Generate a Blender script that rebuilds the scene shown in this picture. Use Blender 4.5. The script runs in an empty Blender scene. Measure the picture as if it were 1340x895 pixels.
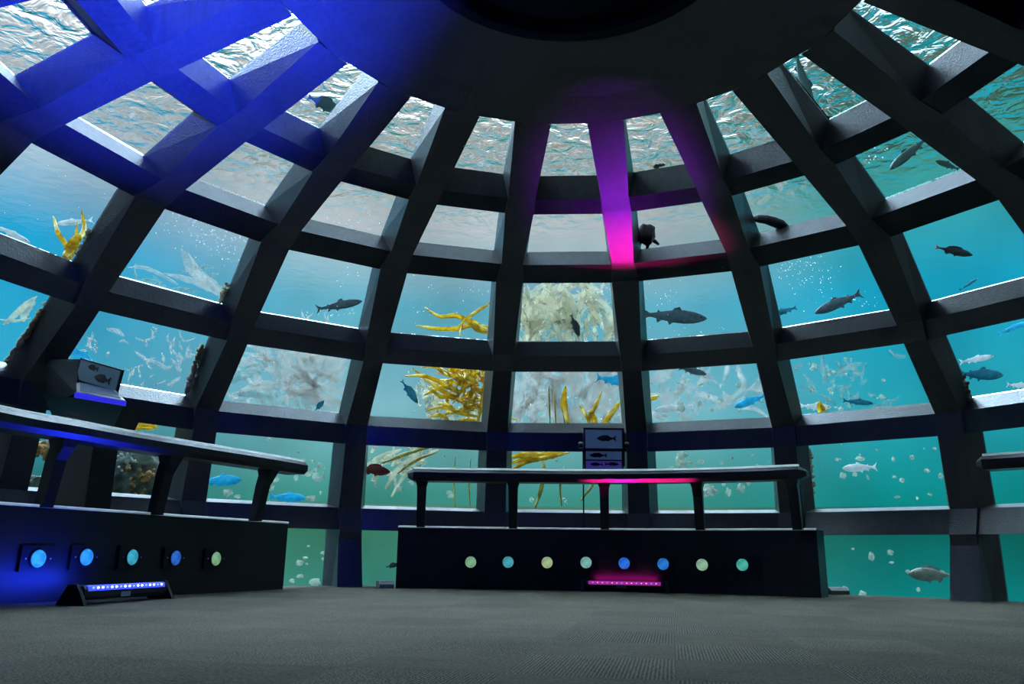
import bpy, bmesh, math, random
from mathutils import Vector, Matrix, noise
PI = math.pi
rnd = random.Random(7)
scn = bpy.context.scene
COL = scn.collection
# ------------------------------------------------------------------ camera
F = 1058.77; PITCH = 0.2579; ROLL = 0.01374
CAMZ = 0.336
FW = Vector((0, math.cos(PITCH), math.sin(PITCH)))
UP0 = Vector((0, -math.sin(PITCH), math.cos(PITCH)))
RT0 = Vector((1, 0, 0))
RT = math.cos(ROLL)*RT0 + math.sin(ROLL)*UP0
UP = -math.sin(ROLL)*RT0 + math.cos(ROLL)*UP0
cam = bpy.data.cameras.new('camera'); co = bpy.data.objects.new('camera', cam); COL.objects.link(co)
cam.sensor_width = 36; cam.lens = F/1340*36; cam.clip_end = 500; cam.clip_start = .02
M = Matrix((RT, UP, -FW)).transposed().to_4x4(); M.translation = Vector((0, 0, CAMZ)); co.matrix_world = M
scn.camera = co
S = 6.0
AX, AY = 0.05704*S, 0.69835*S          # axis of the dome
PHI0, DPHI = 0.05877, PI/10
def ray(x, y): return FW + (x-670)/F*RT - (y-447.5)/F*UP
def at(x, y, d):                        # point d metres along the view for a spot in the photo
    return Vector((0, 0, CAMZ)) + ray(x, y)*d
def at_z(x, y, z):
    v = ray(x, y); return Vector((0, 0, CAMZ)) + v*((z-CAMZ)/v.z)
def at_rad(x, y, rad):                  # where the sight line crosses a vertical cylinder about the axis
    v = ray(x, y); A = v.x*v.x+v.y*v.y; B = -2*(v.x*AX+v.y*AY); C = AX*AX+AY*AY-rad*rad
    t = (-B+math.sqrt(max(B*B-4*A*C, 0)))/2/A
    return Vector((0, 0, CAMZ)) + v*t
def pol(az, r, z): return Vector((AX+r*math.sin(az), AY+r*math.cos(az), z))
# ------------------------------------------------------------------ helpers
def link(name, me, parent=None):
    o = bpy.data.objects.new(name, me); COL.objects.link(o)
    if parent is not None: o.parent = parent
    return o
def obj(name, bm, m, parent=None, smooth=False):
    me = bpy.data.meshes.new(name); bm.normal_update(); bm.to_mesh(me); bm.free()
    me.materials.append(m)
    if smooth:
        for p in me.polygons: p.use_smooth = True
    o = link(name, me, parent)
    if parent is not None:
        # geometry is given in world space: bring it to the parent's frame
        me.transform(parent_mat(parent).inverted())
    return o
def parent_mat(o):
    m = o.matrix_basis.copy()
    while o.parent is not None:
        o = o.parent; m = o.matrix_basis @ m
    return m
def tag(o, label=None, cat=None, group=None, kind=None):
    if label: o['label'] = label
    if cat: o['category'] = cat
    if group: o['group'] = group
    if kind: o['kind'] = kind
    return o
def thing(name, label, cat, loc=(0, 0, 0), group=None, kind=None, rot=None):
    o = bpy.data.objects.new(name, None); COL.objects.link(o); o.empty_display_size = .1
    o.location = loc
    if rot is not None: o.rotation_euler = rot
    return tag(o, label, cat, group, kind)
def prism(bm, a, b):
    """two equal polygons joined by walls"""
    va = [bm.verts.new(p) for p in a]; vb = [bm.verts.new(p) for p in b]
    n = len(a)
    bm.faces.new(va); bm.faces.new(vb[::-1])
    for i in range(n): bm.faces.new((va[i], vb[i], vb[(i+1) % n], va[(i+1) % n]))
    return va+vb
def loft(bm, rings, close=True, caps=True):
    vs = [[bm.verts.new(p) for p in r] for r in rings]
    n = len(rings[0])
    for i in range(len(vs)-1):
        for j in range(n if close else n-1):
            k = (j+1) % n
            bm.faces.new((vs[i][j], vs[i][k], vs[i+1][k], vs[i+1][j]))
    if caps and close:
        bm.faces.new(vs[0][::-1]); bm.faces.new(vs[-1])
    return vs
def recalc(bm): bmesh.ops.recalc_face_normals(bm, faces=bm.faces)
def box(bm, c, u, v, w):
    """box from centre and three half-axis vectors"""
    c = Vector(c)
    a = [c-u-v-w, c+u-v-w, c+u+v-w, c-u+v-w]; b = [p+2*w for p in a]
    prism(bm, a, b)
def tube(bm, pts, rad, n=8, squash=1):
    pts = [Vector(p) for p in pts]; rings = []
    for i, p in enumerate(pts):
        t = (pts[min(i+1, len(pts)-1)]-pts[max(i-1, 0)]).normalized()
        s = t.cross(Vector((0, 0, 1)))
        if s.length < 1e-3: s = Vector((1, 0, 0))
        s.normalize(); q = s.cross(t).normalized()
        r = rad[i] if isinstance(rad, (list, tuple)) else rad
        rings.append([p+s*r*math.cos(2*PI*k/n)+q*r*squash*math.sin(2*PI*k/n) for k in range(n)])
    loft(bm, rings)
def ball(bm, c, r, seg=12, rings=8, scale=(1, 1, 1), mat=None):
    m = Matrix.Translation(Vector(c)) @ (mat.to_4x4() if mat else Matrix.Identity(4)) @ Matrix.Diagonal((scale[0]*r, scale[1]*r, scale[2]*r, 1))
    bmesh.ops.create_uvsphere(bm, u_segments=seg, v_segments=rings, radius=1, matrix=m)
# ------------------------------------------------------------------ materials
def mat(name):
    m = bpy.data.materials.new(name); m.use_nodes = True
    nt = m.node_tree; b = nt.nodes['Principled BSDF']
    return m, nt, b
def simple(name, col, rough=.6, metal=0, spec=.4, var=.15, scale=8, bump=0, coat=0, trans=0):
    m, nt, b = mat(name); N = nt.nodes; L = nt.links
    tc = N.new('ShaderNodeTexCoord'); nz = N.new('ShaderNodeTexNoise'); nz.inputs['Scale'].default_value = scale
    nz.inputs['Detail'].default_value = 5
    L.new(tc.outputs['Object'], nz.inputs['Vector'])
    r = N.new('ShaderNodeValToRGB')
    r.color_ramp.elements[0].position = .3; r.color_ramp.elements[1].position = .7
    r.color_ramp.elements[0].color = [c*(1-var) for c in col]+[1]; r.color_ramp.elements[1].color = [min(c*(1+var), 1) for c in col]+[1]
    L.new(nz.outputs['Fac'], r.inputs['Fac']); L.new(r.outputs['Color'], b.inputs['Base Color'])
    b.inputs['Roughness'].default_value = rough; b.inputs['Metallic'].default_value = metal
    b.inputs['Specular IOR Level'].default_value = spec; b.inputs['Coat Weight'].default_value = coat
    if bump:
        bp = N.new('ShaderNodeBump'); bp.inputs['Strength'].default_value = bump; bp.inputs['Distance'].default_value = .01
        L.new(nz.outputs['Fac'], bp.inputs['Height']); L.new(bp.outputs['Normal'], b.inputs['Normal'])
    if trans:
        out = N['Material Output']; t = N.new('ShaderNodeBsdfTranslucent'); mx = N.new('ShaderNodeMixShader')
        L.new(r.outputs['Color'], t.inputs['Color']); mx.inputs[0].default_value = trans
        L.new(b.outputs[0], mx.inputs[1]); L.new(t.outputs[0], mx.inputs[2]); L.new(mx.outputs[0], out.inputs[0])
    return m
def concrete(name, c0, c1, rough=.36, spec=.9):
    m, nt, b = mat(name); N = nt.nodes; L = nt.links
    tc = N.new('ShaderNodeTexCoord')
    n1 = N.new('ShaderNodeTexNoise'); n1.inputs['Scale'].default_value = 1.3; n1.inputs['Detail'].default_value = 8; n1.inputs['Roughness'].default_value = .65
    n2 = N.new('ShaderNodeTexNoise'); n2.inputs['Scale'].default_value = 14; n2.inputs['Detail'].default_value = 6
    L.new(tc.outputs['Object'], n1.inputs['Vector'])
    mp = N.new('ShaderNodeMapping'); mp.inputs['Scale'].default_value = (2, 2, .25); L.new(tc.outputs['Object'], mp.inputs['Vector']); L.new(mp.outputs['Vector'], n2.inputs['Vector'])
    mx = N.new('ShaderNodeMix'); mx.data_type = 'FLOAT'; mx.inputs[0].default_value = .45
    L.new(n1.outputs['Fac'], mx.inputs[2]); L.new(n2.outputs['Fac'], mx.inputs[3])
    r = N.new('ShaderNodeValToRGB'); r.color_ramp.elements[0].position = .32; r.color_ramp.elements[1].position = .66
    r.color_ramp.elements[0].color = (*c0, 1); r.color_ramp.elements[1].color = (*c1, 1)
    L.new(mx.outputs[0], r.inputs['Fac']); L.new(r.outputs['Color'], b.inputs['Base Color'])
    b.inputs['Roughness'].default_value = rough; b.inputs['Specular IOR Level'].default_value = spec
    n3 = N.new('ShaderNodeTexNoise'); n3.inputs['Scale'].default_value = 60; L.new(tc.outputs['Object'], n3.inputs['Vector'])
    bp = N.new('ShaderNodeBump'); bp.inputs['Strength'].default_value = .35; bp.inputs['Distance'].default_value = .01
    L.new(n3.outputs['Fac'], bp.inputs['Height']); L.new(bp.outputs['Normal'], b.inputs['Normal'])
    return m
M_CONC = concrete('cast_concrete', (.020, .022, .024), (.047, .050, .052))
M_SILL = concrete('shaded_matt_concrete', (.020, .022, .024), (.047, .050, .052), .6, .3)  # same concrete with its gloss cut, so the upper ring sills look shaded
M_BLACK = simple('black_painted_panel', (.006, .006, .008), .45, var=.2, scale=3)
M_DARKMETAL = simple('black_powder_coated_metal', (.012, .012, .016), .4, metal=.3, var=.1)
M_RAIL = simple('dark_varnished_rail', (.016, .011, .012), .42, var=.3, scale=5, coat=.0)
M_TRIM = simple('pale_metal_nosing', (.55, .53, .5), .35, metal=.6, var=.06)
M_EDGE = simple('edge_highlight_strip', (.97, .97, .95), .4, var=.02, trans=.96)  # white translucent strip added as the bright highlight along top edges
M_CAP = simple('black_crown_plug', (.004, .004, .005), .8)  # near-black matt colour of the plug

def carpet():
    m, nt, b = mat('loop_pile_carpet_tiles'); N = nt.nodes; L = nt.links
    tc = N.new('ShaderNodeTexCoord')
    mp = N.new('ShaderNodeMapping'); mp.inputs['Rotation'].default_value = (0, 0, math.radians(11)); L.new(tc.outputs['Object'], mp.inputs['Vector'])
    # carpet tile checker turns the ribbing by a quarter
    ck = N.new('ShaderNodeTexChecker'); ck.inputs['Scale'].default_value = 1/.5; L.new(mp.outputs['Vector'], ck.inputs['Vector'])
    def wv(axis):
        w = N.new('ShaderNodeTexWave'); w.bands_direction = axis; w.inputs['Scale'].default_value = 26; w.inputs['Distortion'].default_value = 5
        w.inputs['Detail'].default_value = 3; w.inputs['Detail Scale'].default_value = 3
        L.new(mp.outputs['Vector'], w.inputs['Vector']); return w
    wx, wy = wv('X'), wv('Y')
    mx = N.new('ShaderNodeMix'); mx.data_type = 'FLOAT'; L.new(ck.outputs['Fac'], mx.inputs[0]); L.new(wx.outputs['Fac'], mx.inputs[2]); L.new(wy.outputs['Fac'], mx.inputs[3])
    nz = N.new('ShaderNodeTexNoise'); nz.inputs['Scale'].default_value = 90; nz.inputs['Detail'].default_value = 3; L.new(mp.outputs['Vector'], nz.inputs['Vector'])
    n2 = N.new('ShaderNodeTexNoise'); n2.inputs['Scale'].default_value = 2.2; n2.inputs['Detail'].default_value = 4; L.new(mp.outputs['Vector'], n2.inputs['Vector'])
    br = N.new('ShaderNodeTexBrick'); br.inputs['Scale'].default_value = 1; br.inputs['Brick Width'].default_value = .5; br.inputs['Row Height'].default_value = .5
    br.offset = 0; br.inputs['Mortar Size'].default_value = .0
    br.inputs['Color1'].default_value = (.35, .35, .35, 1); br.inputs['Color2'].default_value = (.75, .75, .75, 1)
    L.new(mp.outputs['Vector'], br.inputs['Vector'])
    def math_(op, a, bb):
        n = N.new('ShaderNodeMath'); n.operation = op
        for i, q in enumerate((a, bb)):
            if isinstance(q, (int, float)): n.inputs[i].default_value = q
            else: L.new(q, n.inputs[i])
        return n.outputs[0]
    s = math_('ADD', math_('MULTIPLY', mx.outputs[0], .45), math_('MULTIPLY', nz.outputs['Fac'], .45))
    s = math_('ADD', s, math_('MULTIPLY', br.outputs['Color'], .22))
    s = math_('ADD', s, math_('MULTIPLY', n2.outputs['Fac'], .2))
    r = N.new('ShaderNodeValToRGB'); r.color_ramp.elements[0].position = .4; r.color_ramp.elements[1].position = .95
    r.color_ramp.elements[0].color = (.020, .017, .0115, 1); r.color_ramp.elements[1].color = (.175, .152, .105, 1)
    L.new(s, r.inputs['Fac']); L.new(r.outputs['Color'], b.inputs['Base Color'])
    b.inputs['Roughness'].default_value = .9; b.inputs['Specular IOR Level'].default_value = .1
    bp = N.new('ShaderNodeBump'); bp.inputs['Strength'].default_value = .6; bp.inputs['Distance'].default_value = .004
    L.new(s, bp.inputs['Height']); L.new(bp.outputs['Normal'], b.inputs['Normal'])
    return m
M_CARPET = carpet()
def glass_pane():
    m = bpy.data.materials.new('clear_window_pane'); m.use_nodes = True; nt = m.node_tree; N = nt.nodes; L = nt.links
    N.remove(N['Principled BSDF']); out = N['Material Output']
    t = N.new('ShaderNodeBsdfTransparent'); t.inputs['Color'].default_value = (.97, .985, .985, 1)
    g = N.new('ShaderNodeBsdfGlossy'); g.inputs['Roughness'].default_value = .03
    fr = N.new('ShaderNodeFresnel'); fr.inputs['IOR'].default_value = 1.12
    mx = N.new('ShaderNodeMixShader'); L.new(fr.outputs[0], mx.inputs[0]); L.new(t.outputs[0], mx.inputs[1]); L.new(g.outputs[0], mx.inputs[2])
    L.new(mx.outputs[0], out.inputs[0]); return m
M_GLASS = glass_pane()
def water_surf():
    m = bpy.data.materials.new('water_surface_from_below'); m.use_nodes = True; nt = m.node_tree; N = nt.nodes; L = nt.links
    N.remove(N['Principled BSDF']); out = N['Material Output']
    g = N.new('ShaderNodeBsdfGlass'); g.inputs['IOR'].default_value = WIOR; g.inputs['Roughness'].default_value = 0.02
    tc = N.new('ShaderNodeTexCoord'); mp = N.new('ShaderNodeMapping'); mp.inputs['Scale'].default_value = (1, 1, 1); L.new(tc.outputs['Object'], mp.inputs['Vector'])
    n = N.new('ShaderNodeTexNoise'); n.inputs['Scale'].default_value = 3.6; n.inputs['Detail'].default_value = 3; n.inputs['Distortion'].default_value = .6; L.new(mp.outputs[0], n.inputs['Vector'])
    bp = N.new('ShaderNodeBump'); bp.inputs['Distance'].default_value = WBUMP
    ln = N.new('ShaderNodeVectorMath'); ln.operation = 'LENGTH'; sb = N.new('ShaderNodeVectorMath'); sb.operation = 'SUBTRACT'; sb.inputs[1].default_value = (AX, AY, 0)
    L.new(tc.outputs['Object'], sb.inputs[0]); L.new(sb.outputs[0], ln.inputs[0])
    cm = N.new('ShaderNodeMapRange'); cm.interpolation_type = 'SMOOTHSTEP'; cm.inputs['From Min'].default_value = 5; cm.inputs['From Max'].default_value = 9.5; cm.inputs['To Min'].default_value = 1; cm.inputs['To Max'].default_value = .02
    L.new(ln.outputs['Value'], cm.inputs['Value']); L.new(cm.outputs[0], bp.inputs['Strength'])
    L.new(n.outputs['Fac'], bp.inputs['Height']); L.new(bp.outputs['Normal'], g.inputs['Normal'])
    L.new(g.outputs[0], out.inputs[0]); return m
HAZE = .09
WIOR = 1.135; WBUMP = .085
def emis(name, col, s, base=None):
    m, nt, b = mat(name); b.inputs['Base Color'].default_value = (*(base or col), 1)
    b.inputs['Emission Color'].default_value = (*col, 1); b.inputs['Emission Strength'].default_value = s; return m
# ------------------------------------------------------------------ the dome
Z0 = .056
# row edges: glass (r, z), inner (r, z), half gap at the glass, half width at the inner face (dome units)
ED = {
 'A0': ((.346, .631), (.330, .587), .0231, .0255),
 'A1': ((.471, .580), (.461, .534), .0288, .0211),
 'B0': ((.532, .555), (.494, .524), .0282, .0227),
 'B1': ((.627, .512), (.599, .477), .0291, .0181),
 'C0': ((.668, .480), (.647, .461), .0290, .0232),
 'C1': ((.752, .383), (.742, .353), .0293, .0190),
 'D0': ((.783, .350), (.755, .326), .0290, .0170),
 'D1': ((.870, .250), (.851, .228), .0290, .0195),
 'E0': ((.884, .204), (.850, .192), .0325, .0190),
 'E1': ((.892, .086), (.866, .079), .0340, .0200),
 'F0': ((.893, .047), (.848, .040), .0330, .0190),
 'G0': ((.893, -.062), (.862, -.062), .0330, .0200)}
ORD = ['A0', 'A1', 'B0', 'B1', 'C0', 'C1', 'D0', 'D1', 'E0', 'E1', 'F0', 'G0']
def rib_az(k): return PHI0 + (k+.5)*DPHI           # rib k stands right of bay k
def corner(e, kind, k, sgn, extra=0):
    g, i, wg, wi = ED[e]
    (r, z), w = (g, wg) if kind == 'g' else (i, wi)
    a = rib_az(k)
    return Vector((AX+S*((r-extra)*math.sin(a)+sgn*w*math.cos(a)), AY+S*((r-extra)*math.cos(a)-sgn*w*math.sin(a)), S*(z+Z0)))
BAYS = list(range(-9, 11))
SOLID = {5, 6, 7, 8, 9, 10, -9, -8, -7, -6}                        # unseen bays filled in to cut side and rear light, entrance wall included
dome = thing('wall_dome', 'dark cast concrete dome of tapering ribs and ring beams around the viewing room', 'dome', (AX, AY, 0), kind='structure')
for k in BAYS:
    bm = bmesh.new(); rings = []
    for e in ORD:
        ex = .006
        z = [corner(e, 'g', k, -1, -.0055), corner(e, 'g', k, 1, -.0055), corner(e, 'g', k, 1), corner(e, 'i', k, 1, ex), corner(e, 'i', k, -1, ex), corner(e, 'g', k, -1)]
        rings.append(z)
    loft(bm, rings); recalc(bm)
    obj('rib', bm, M_CONC, dome)
    # foot of the rib, sloping into the room down to the floor
    bm = bmesh.new(); a = rib_az(k)
    def P(r, w, z): return Vector((AX+S*(r*math.sin(a)+w*math.cos(a)), AY+S*(r*math.cos(a)-w*math.sin(a)), S*(z+Z0)))
    loft(bm, [[P(.88, -.021, .062), P(.88, .021, .062), P(.853, .020, .056), P(.853, -.020, .056)],
              [P(.90, -.024, -.06), P(.90, .024, -.06), P(.822, .022, -.06), P(.822, -.022, -.06)]]); recalc(bm)
    obj('rib_foot', bm, M_CONC, dome)
for k in BAYS:
    kl = k-1
    def quad(e, kd, k=k, kl=kl): return [corner(e, kd, kl, 1), corner(e, kd, k, -1)]
    def seg(name, lo, hi, gout=.0055):
        bm = bmesh.new()
        def side(j):
            kk, sg = (kl, 1) if j == 0 else (k, -1)
            # buried a little in the ribs
            t = Vector((math.cos(rib_az(kk)), -math.sin(rib_az(kk)), 0))*(-sg)*.04
            g0, i0, i1, g1 = corner(hi, 'g', kk, sg), corner(hi, 'i', kk, sg), corner(lo, 'i', kk, sg), corner(lo, 'g', kk, sg)
            o1, o0 = corner(lo, 'g', kk, sg, -gout), corner(hi, 'g', kk, sg, -gout)
            return [p+t for p in (g0, i0, i1, g1, o1, o0)]
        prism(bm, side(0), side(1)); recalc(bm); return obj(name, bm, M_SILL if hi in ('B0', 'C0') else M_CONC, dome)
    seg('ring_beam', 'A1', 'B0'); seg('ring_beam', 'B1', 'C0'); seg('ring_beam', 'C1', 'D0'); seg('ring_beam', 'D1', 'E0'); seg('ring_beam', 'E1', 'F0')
    if k in SOLID:
        bm = bmesh.new()
        for lo, hi in (('A0', 'A1'), ('B0', 'B1'), ('C0', 'C1'), ('D0', 'D1'), ('E0', 'E1'), ('F0', 'G0')):
            a_ = [corner(lo, 'g', kl, 1, .004), corner(lo, 'g', k, -1, .004), corner(hi, 'g', k, -1, .004), corner(hi, 'g', kl, 1, .004)]
            b_ = [corner(lo, 'g', kl, 1, -.012), corner(lo, 'g', k, -1, -.012), corner(hi, 'g', k, -1, -.012), corner(hi, 'g', kl, 1, -.012)]
            prism(bm, a_, b_)
        recalc(bm); obj('infill_panel', bm, M_CONC, dome)
# crown: solid cone above the top row, with the dark plug in its middle
ceil = thing('ceiling', 'smooth concrete crown of the dome with a dark round plug', 'ceiling', (AX, AY, 0), kind='structure')
bm = bmesh.new(); rings = []
prof_in = [(.322, .5855), (.28, .603), (.22, .617), (.178, .624)]
prof_out = [(.178, .70), (.25, .685), (.346+.012, .640)]
for k in BAYS:
    pass
n = 20
def ringpts(r, z, k, sub): return pol(rib_az(k)+0*sub, r*S, (z+Z0)*S)
loops = []
for r, z in prof_in+prof_out:
    loops.append([ringpts(r*1.004, z, k, 0) for k in BAYS])
vs = [[bm.verts.new(p) for p in l] for l in loops]
for i in range(len(vs)):
    j2 = (i+1) % len(vs)
    for j in range(n):
        k2 = (j+1) % n
        bm.faces.new((vs[i][j], vs[i][k2], vs[j2][k2], vs[j2][j]))
recalc(bm); obj('crown', bm, M_CONC, ceil)
bm = bmesh.new()
bmesh.ops.create_cone(bm, segments=64, radius1=.182*S, radius2=.182*S, depth=.25, cap_ends=True, matrix=Matrix.Translation((AX, AY, (.645+Z0)*S+.10)))
obj('crown_plug', bm, M_CAP, ceil)
bm = bmesh.new()
rr = []
for q in range(48):
    a = 2*PI*q/48
    rr.append([pol(a, S*r, S*(z+Z0)) for r, z in ((.170, .6235), (.181, .620), (.184, .630), (.170, .632))])
vs = [[bm.verts.new(p) for p in l] for l in rr]
for i in range(48):
    for j in range(4):
        bm.faces.new((vs[i][j], vs[i][(j+1) % 4], vs[(i+1) % 48][(j+1) % 4], vs[(i+1) % 48][j]))
recalc(bm); obj('plug_rim', bm, M_CAP, ceil)
# panes
wn = 0
for k in range(-7, 8):
    kl = k-1
    if k in SOLID: continue
    for lo, hi in (('A0', 'A1'), ('B0', 'B1'), ('C0', 'C1'), ('D0', 'D1'), ('E0', 'E1'), ('F0', 'G0')):
        wn += 1; bm = bmesh.new()
        q = [corner(lo, 'g', kl, 1), corner(lo, 'g', k, -1), corner(hi, 'g', k, -1), corner(hi, 'g', kl, 1)]
        c = sum(q, Vector())/4; q = [c+(p-c)*1.02 for p in q]
        nrm = (q[1]-q[0]).cross(q[3]-q[0]).normalized()
        if nrm.dot(c-Vector((AX, AY, 0))) < 0: nrm = -nrm
        prism(bm, q, [p+nrm*.035 for p in q]); recalc(bm)
        tag(obj('window_%d' % wn, bm, M_GLASS), kind='structure')
# floor
bm = bmesh.new()
bmesh.ops.create_cone(bm, segments=80, radius1=.885*S, radius2=.885*S, depth=.2, cap_ends=True, matrix=Matrix.Translation((AX, AY, -.1)))
tag(obj('floor', bm, M_CARPET), 'grey green carpet tiles of the round room', 'floor', kind='structure')
# ------------------------------------------------------------------ parapets and rails
def smooth_curve(pts, n):
    """Catmull-Rom through points"""
    P = [pts[0]+(pts[0]-pts[1])]+pts+[pts[-1]+(pts[-1]-pts[-2])]; out = []
    for i in range(1, len(P)-2):
        for s in range(n):
            t = s/n; a, b, c, d = P[i-1], P[i], P[i+1], P[i+2]
            out.append(.5*((2*b)+(-a+c)*t+(2*a-5*b+4*c-d)*t*t+(-a+3*b-3*c+d)*t**3))
    out.append(P[-2].copy()); return out
def plan(pts, n=6):
    return smooth_curve([pol(math.radians(a), r, 0) for a, r in pts], n)
ZB = (.046+.056)*S
ZR = (.147+.056)*S
def outward(path, i):
    t = (path[min(i+1, len(path)-1)]-path[max(i-1, 0)]).normalized()
    o = Vector((t.y, -t.x, 0))
    c = path[i]-Vector((AX, AY, 0))
    return o if o.dot(c) > 0 else -o
def swept(path, section, caps=True):
    """section: list of (outward, z)"""
    bm = bmesh.new(); rings = []
    for i, p in enumerate(path):
        o = outward(path, i)
        rings.append([p+o*u+Vector((0, 0, z)) for u, z in section])
    loft(bm, rings); recalc(bm); return bm
def walk(path, s):
    for a, b in zip(path, path[1:]):
        L = (b-a).length
        if s <= L: return a+(b-a)*(s/L)
        s -= L
    return path[-1].copy()
def plen(path): return sum((b-a).length for a, b in zip(path, path[1:]))
PL = {
 'left': [(-104, 3.95), (-90, 3.80), (-76, 3.68), (-62, 3.68), (-50, 3.90), (-41, 4.15), (-33.2, 4.5)],
 'centre': [(-18.8, 4.62), (-12, 4.50), (-3.7, 4.41), (5, 4.36), (13.5, 4.34), (25, 4.34), (35.5, 4.32)],
}
def parapet(key, label):
    path = plan(PL[key])
    t = thing('low_parapet', label, 'parapet', path[len(path)//2])
    obj('wall_panel', swept(path, [(0, 0), (0, ZB-.02), (.30, ZB-.02), (.30, 0)]), M_BLACK, t)
    obj('top_board', swept(path, [(0, ZB-.02), (0, ZB-.004), (.31, ZB-.004), (.31, ZB-.02)]), M_BLACK, t)
    obj('edge_nosing', swept(path, [(-.006, ZB-.012), (-.006, ZB+.008), (.006, ZB+.008), (.006, ZB-.012)]), M_EDGE, t)
    return path, t
pathL, parL = parapet('left', 'long black curved parapet on the left with portholes glowing along its face')
pathC, parC = parapet('centre', 'black curved parapet in the middle of the room with eight portholes')
def rail_obj(path, label, posts, ZR=ZR):
    t = thing('handrail', label, 'handrail', path[len(path)//2]+Vector((0, 0, ZB)))
    h = .115; w = .20
    sec = [(0, -h), (w, -h), (w+.03, -h*.75), (w+.03, -h*.25), (w, 0), (0, 0), (-.035, -h*.28), (-.035, -h*.72)]
    sec = [(u-.06, z+ZR) for u, z in sec]
    bm = bmesh.new(); rings = []
    N = len(path)
    for i, p in enumerate(path):
        o = outward(path, i)
        rings.append([p+o*u+Vector((0, 0, z)) for u, z in sec])
    # rounded ends
    def endring(i, dirn):
        o = outward(path, i); p = path[i]+dirn
        return [p+o*(.04+(u-.04)*.55)+Vector((0, 0, ZR-h/2+(z-ZR+h/2)*.45)) for u, z in sec]
    tA = (path[0]-path[1]).normalized()*.06; tB = (path[-1]-path[-2]).normalized()*.06
    rings = [endring(0, tA)]+rings+[endring(N-1, tB)]
    loft(bm, rings); recalc(bm); ob = obj('top_rail', bm, M_RAIL, t)
    bm = swept(path, [(-.052, ZR-.010), (-.052, ZR+.016), (-.042, ZR+.022), (-.036, ZR+.016), (-.036, ZR-.010)])
    obj('rail_highlight', bm, M_EDGE, t)  # thin strip added to draw the rail's bright top line
    for s in posts:
        p = s; i = min(range(N), key=lambda q: (path[q]-p).length); o = outward(path, i); tt = Vector((o.y, -o.x, 0))
        bm = bmesh.new()
        def sq(z, hw, hd, off):
            c = p+o*(off)+Vector((0, 0, z)); return [c-tt*hw-o*hd, c+tt*hw-o*hd, c+tt*hw+o*hd, c-tt*hw+o*hd]
        loft(bm, [sq(ZB-.01, .042, .04, .12), sq(ZB+.30, .045, .045, .07), sq(ZR-h-.05, .048, .06, .03), sq(ZR-h+.02, .07, .075, .02)]); recalc(bm)
        obj('post', bm, M_DARKMETAL, t)
    return t
def rad_at_az(key, a):
    P_ = PL[key]
    for (a0, r0), (a1, r1) in zip(P_, P_[1:]):
        if a0 <= a <= a1: return r0+(r1-r0)*(a-a0)/(a1-a0)
    return P_[0][1] if a < P_[0][0] else P_[-1][1]
def on_path(path, x):
    """point of the plan curve that the photo column x crosses (at post height)"""
    best = None
    for a, b in zip(path, path[1:]):
        for s in range(10):
            p = a+(b-a)*(s/10); q = p+Vector((0, 0, .9))
            d = q-Vector((0, 0, CAMZ)); zz = d.dot(FW)
            px = 670+F*d.dot(RT)/zz
            if zz > .2 and (best is None or abs(px-x) < best[0]): best = (abs(px-x), p)
    return best[1]
RL = plan([(-100, 3.68), (-88, 3.63), (-76, 3.58), (-69.3, 3.55), (-58.9, 3.62), (-39.4, 3.99), (-33.4, 4.26)])
ZRL = sum(at_rad(x, y, r-.10).z for x, y, r in ((78, 545, 3.55), (174, 564, 3.62), (340, 592, 3.99)))/3-.012
RC = plan([(-17.8, 4.33), (-11, 4.23), (-3.9, 4.14), (5, 4.12), (13.6, 4.12), (25, 4.12), (34.8, 4.13)])
ZRC = sum(at_rad(x, y, r-.10).z for x, y, r in ((532, 611, 4.33), (674, 613, 4.14), (840, 614, 4.12), (1050, 608, 4.13)))/4-.012
rail_obj(RL, 'dark rounded handrail on wedge posts above the left parapet, lit blue at its near end', [on_path(RL, x) for x in (-40, 84, 225, 352)], ZRL)
rail_obj(RC, 'dark rounded handrail above the middle parapet, glowing pink in its middle', [on_path(RC, x) for x in (551, 671, 791, 913, 1037)], ZRC)
# right-hand rail and shelf that run out of the frame
PR = plan([(53.0, 4.72), (60, 4.80), (70, 4.85), (82, 4.85)])
rail_obj(PR, 'short piece of dark handrail at the right edge of the room', [pol(math.radians(64), 4.8, 0)])
PR2 = plan([(57.5, 4.50), (66, 4.52), (80, 4.52)])
t = thing('low_parapet', 'black parapet running out of view at the far right', 'parapet', PR2[3])
obj('wall_panel', swept(PR2, [(.05, ZB-.25), (0, ZB-.20), (0, ZB-.02), (.24, ZB-.02), (.24, ZB-.25)]), M_BLACK, t)
obj('edge_nosing', swept(PR2, [(-.006, ZB-.012), (-.006, ZB+.008), (.006, ZB+.008), (.006, ZB-.012)]), M_EDGE, t)
obj('support', swept(PR2[5:], [(.12, 0), (.12, ZB-.22), (.24, ZB-.22), (.24, 0)]), M_BLACK, t)

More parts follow.
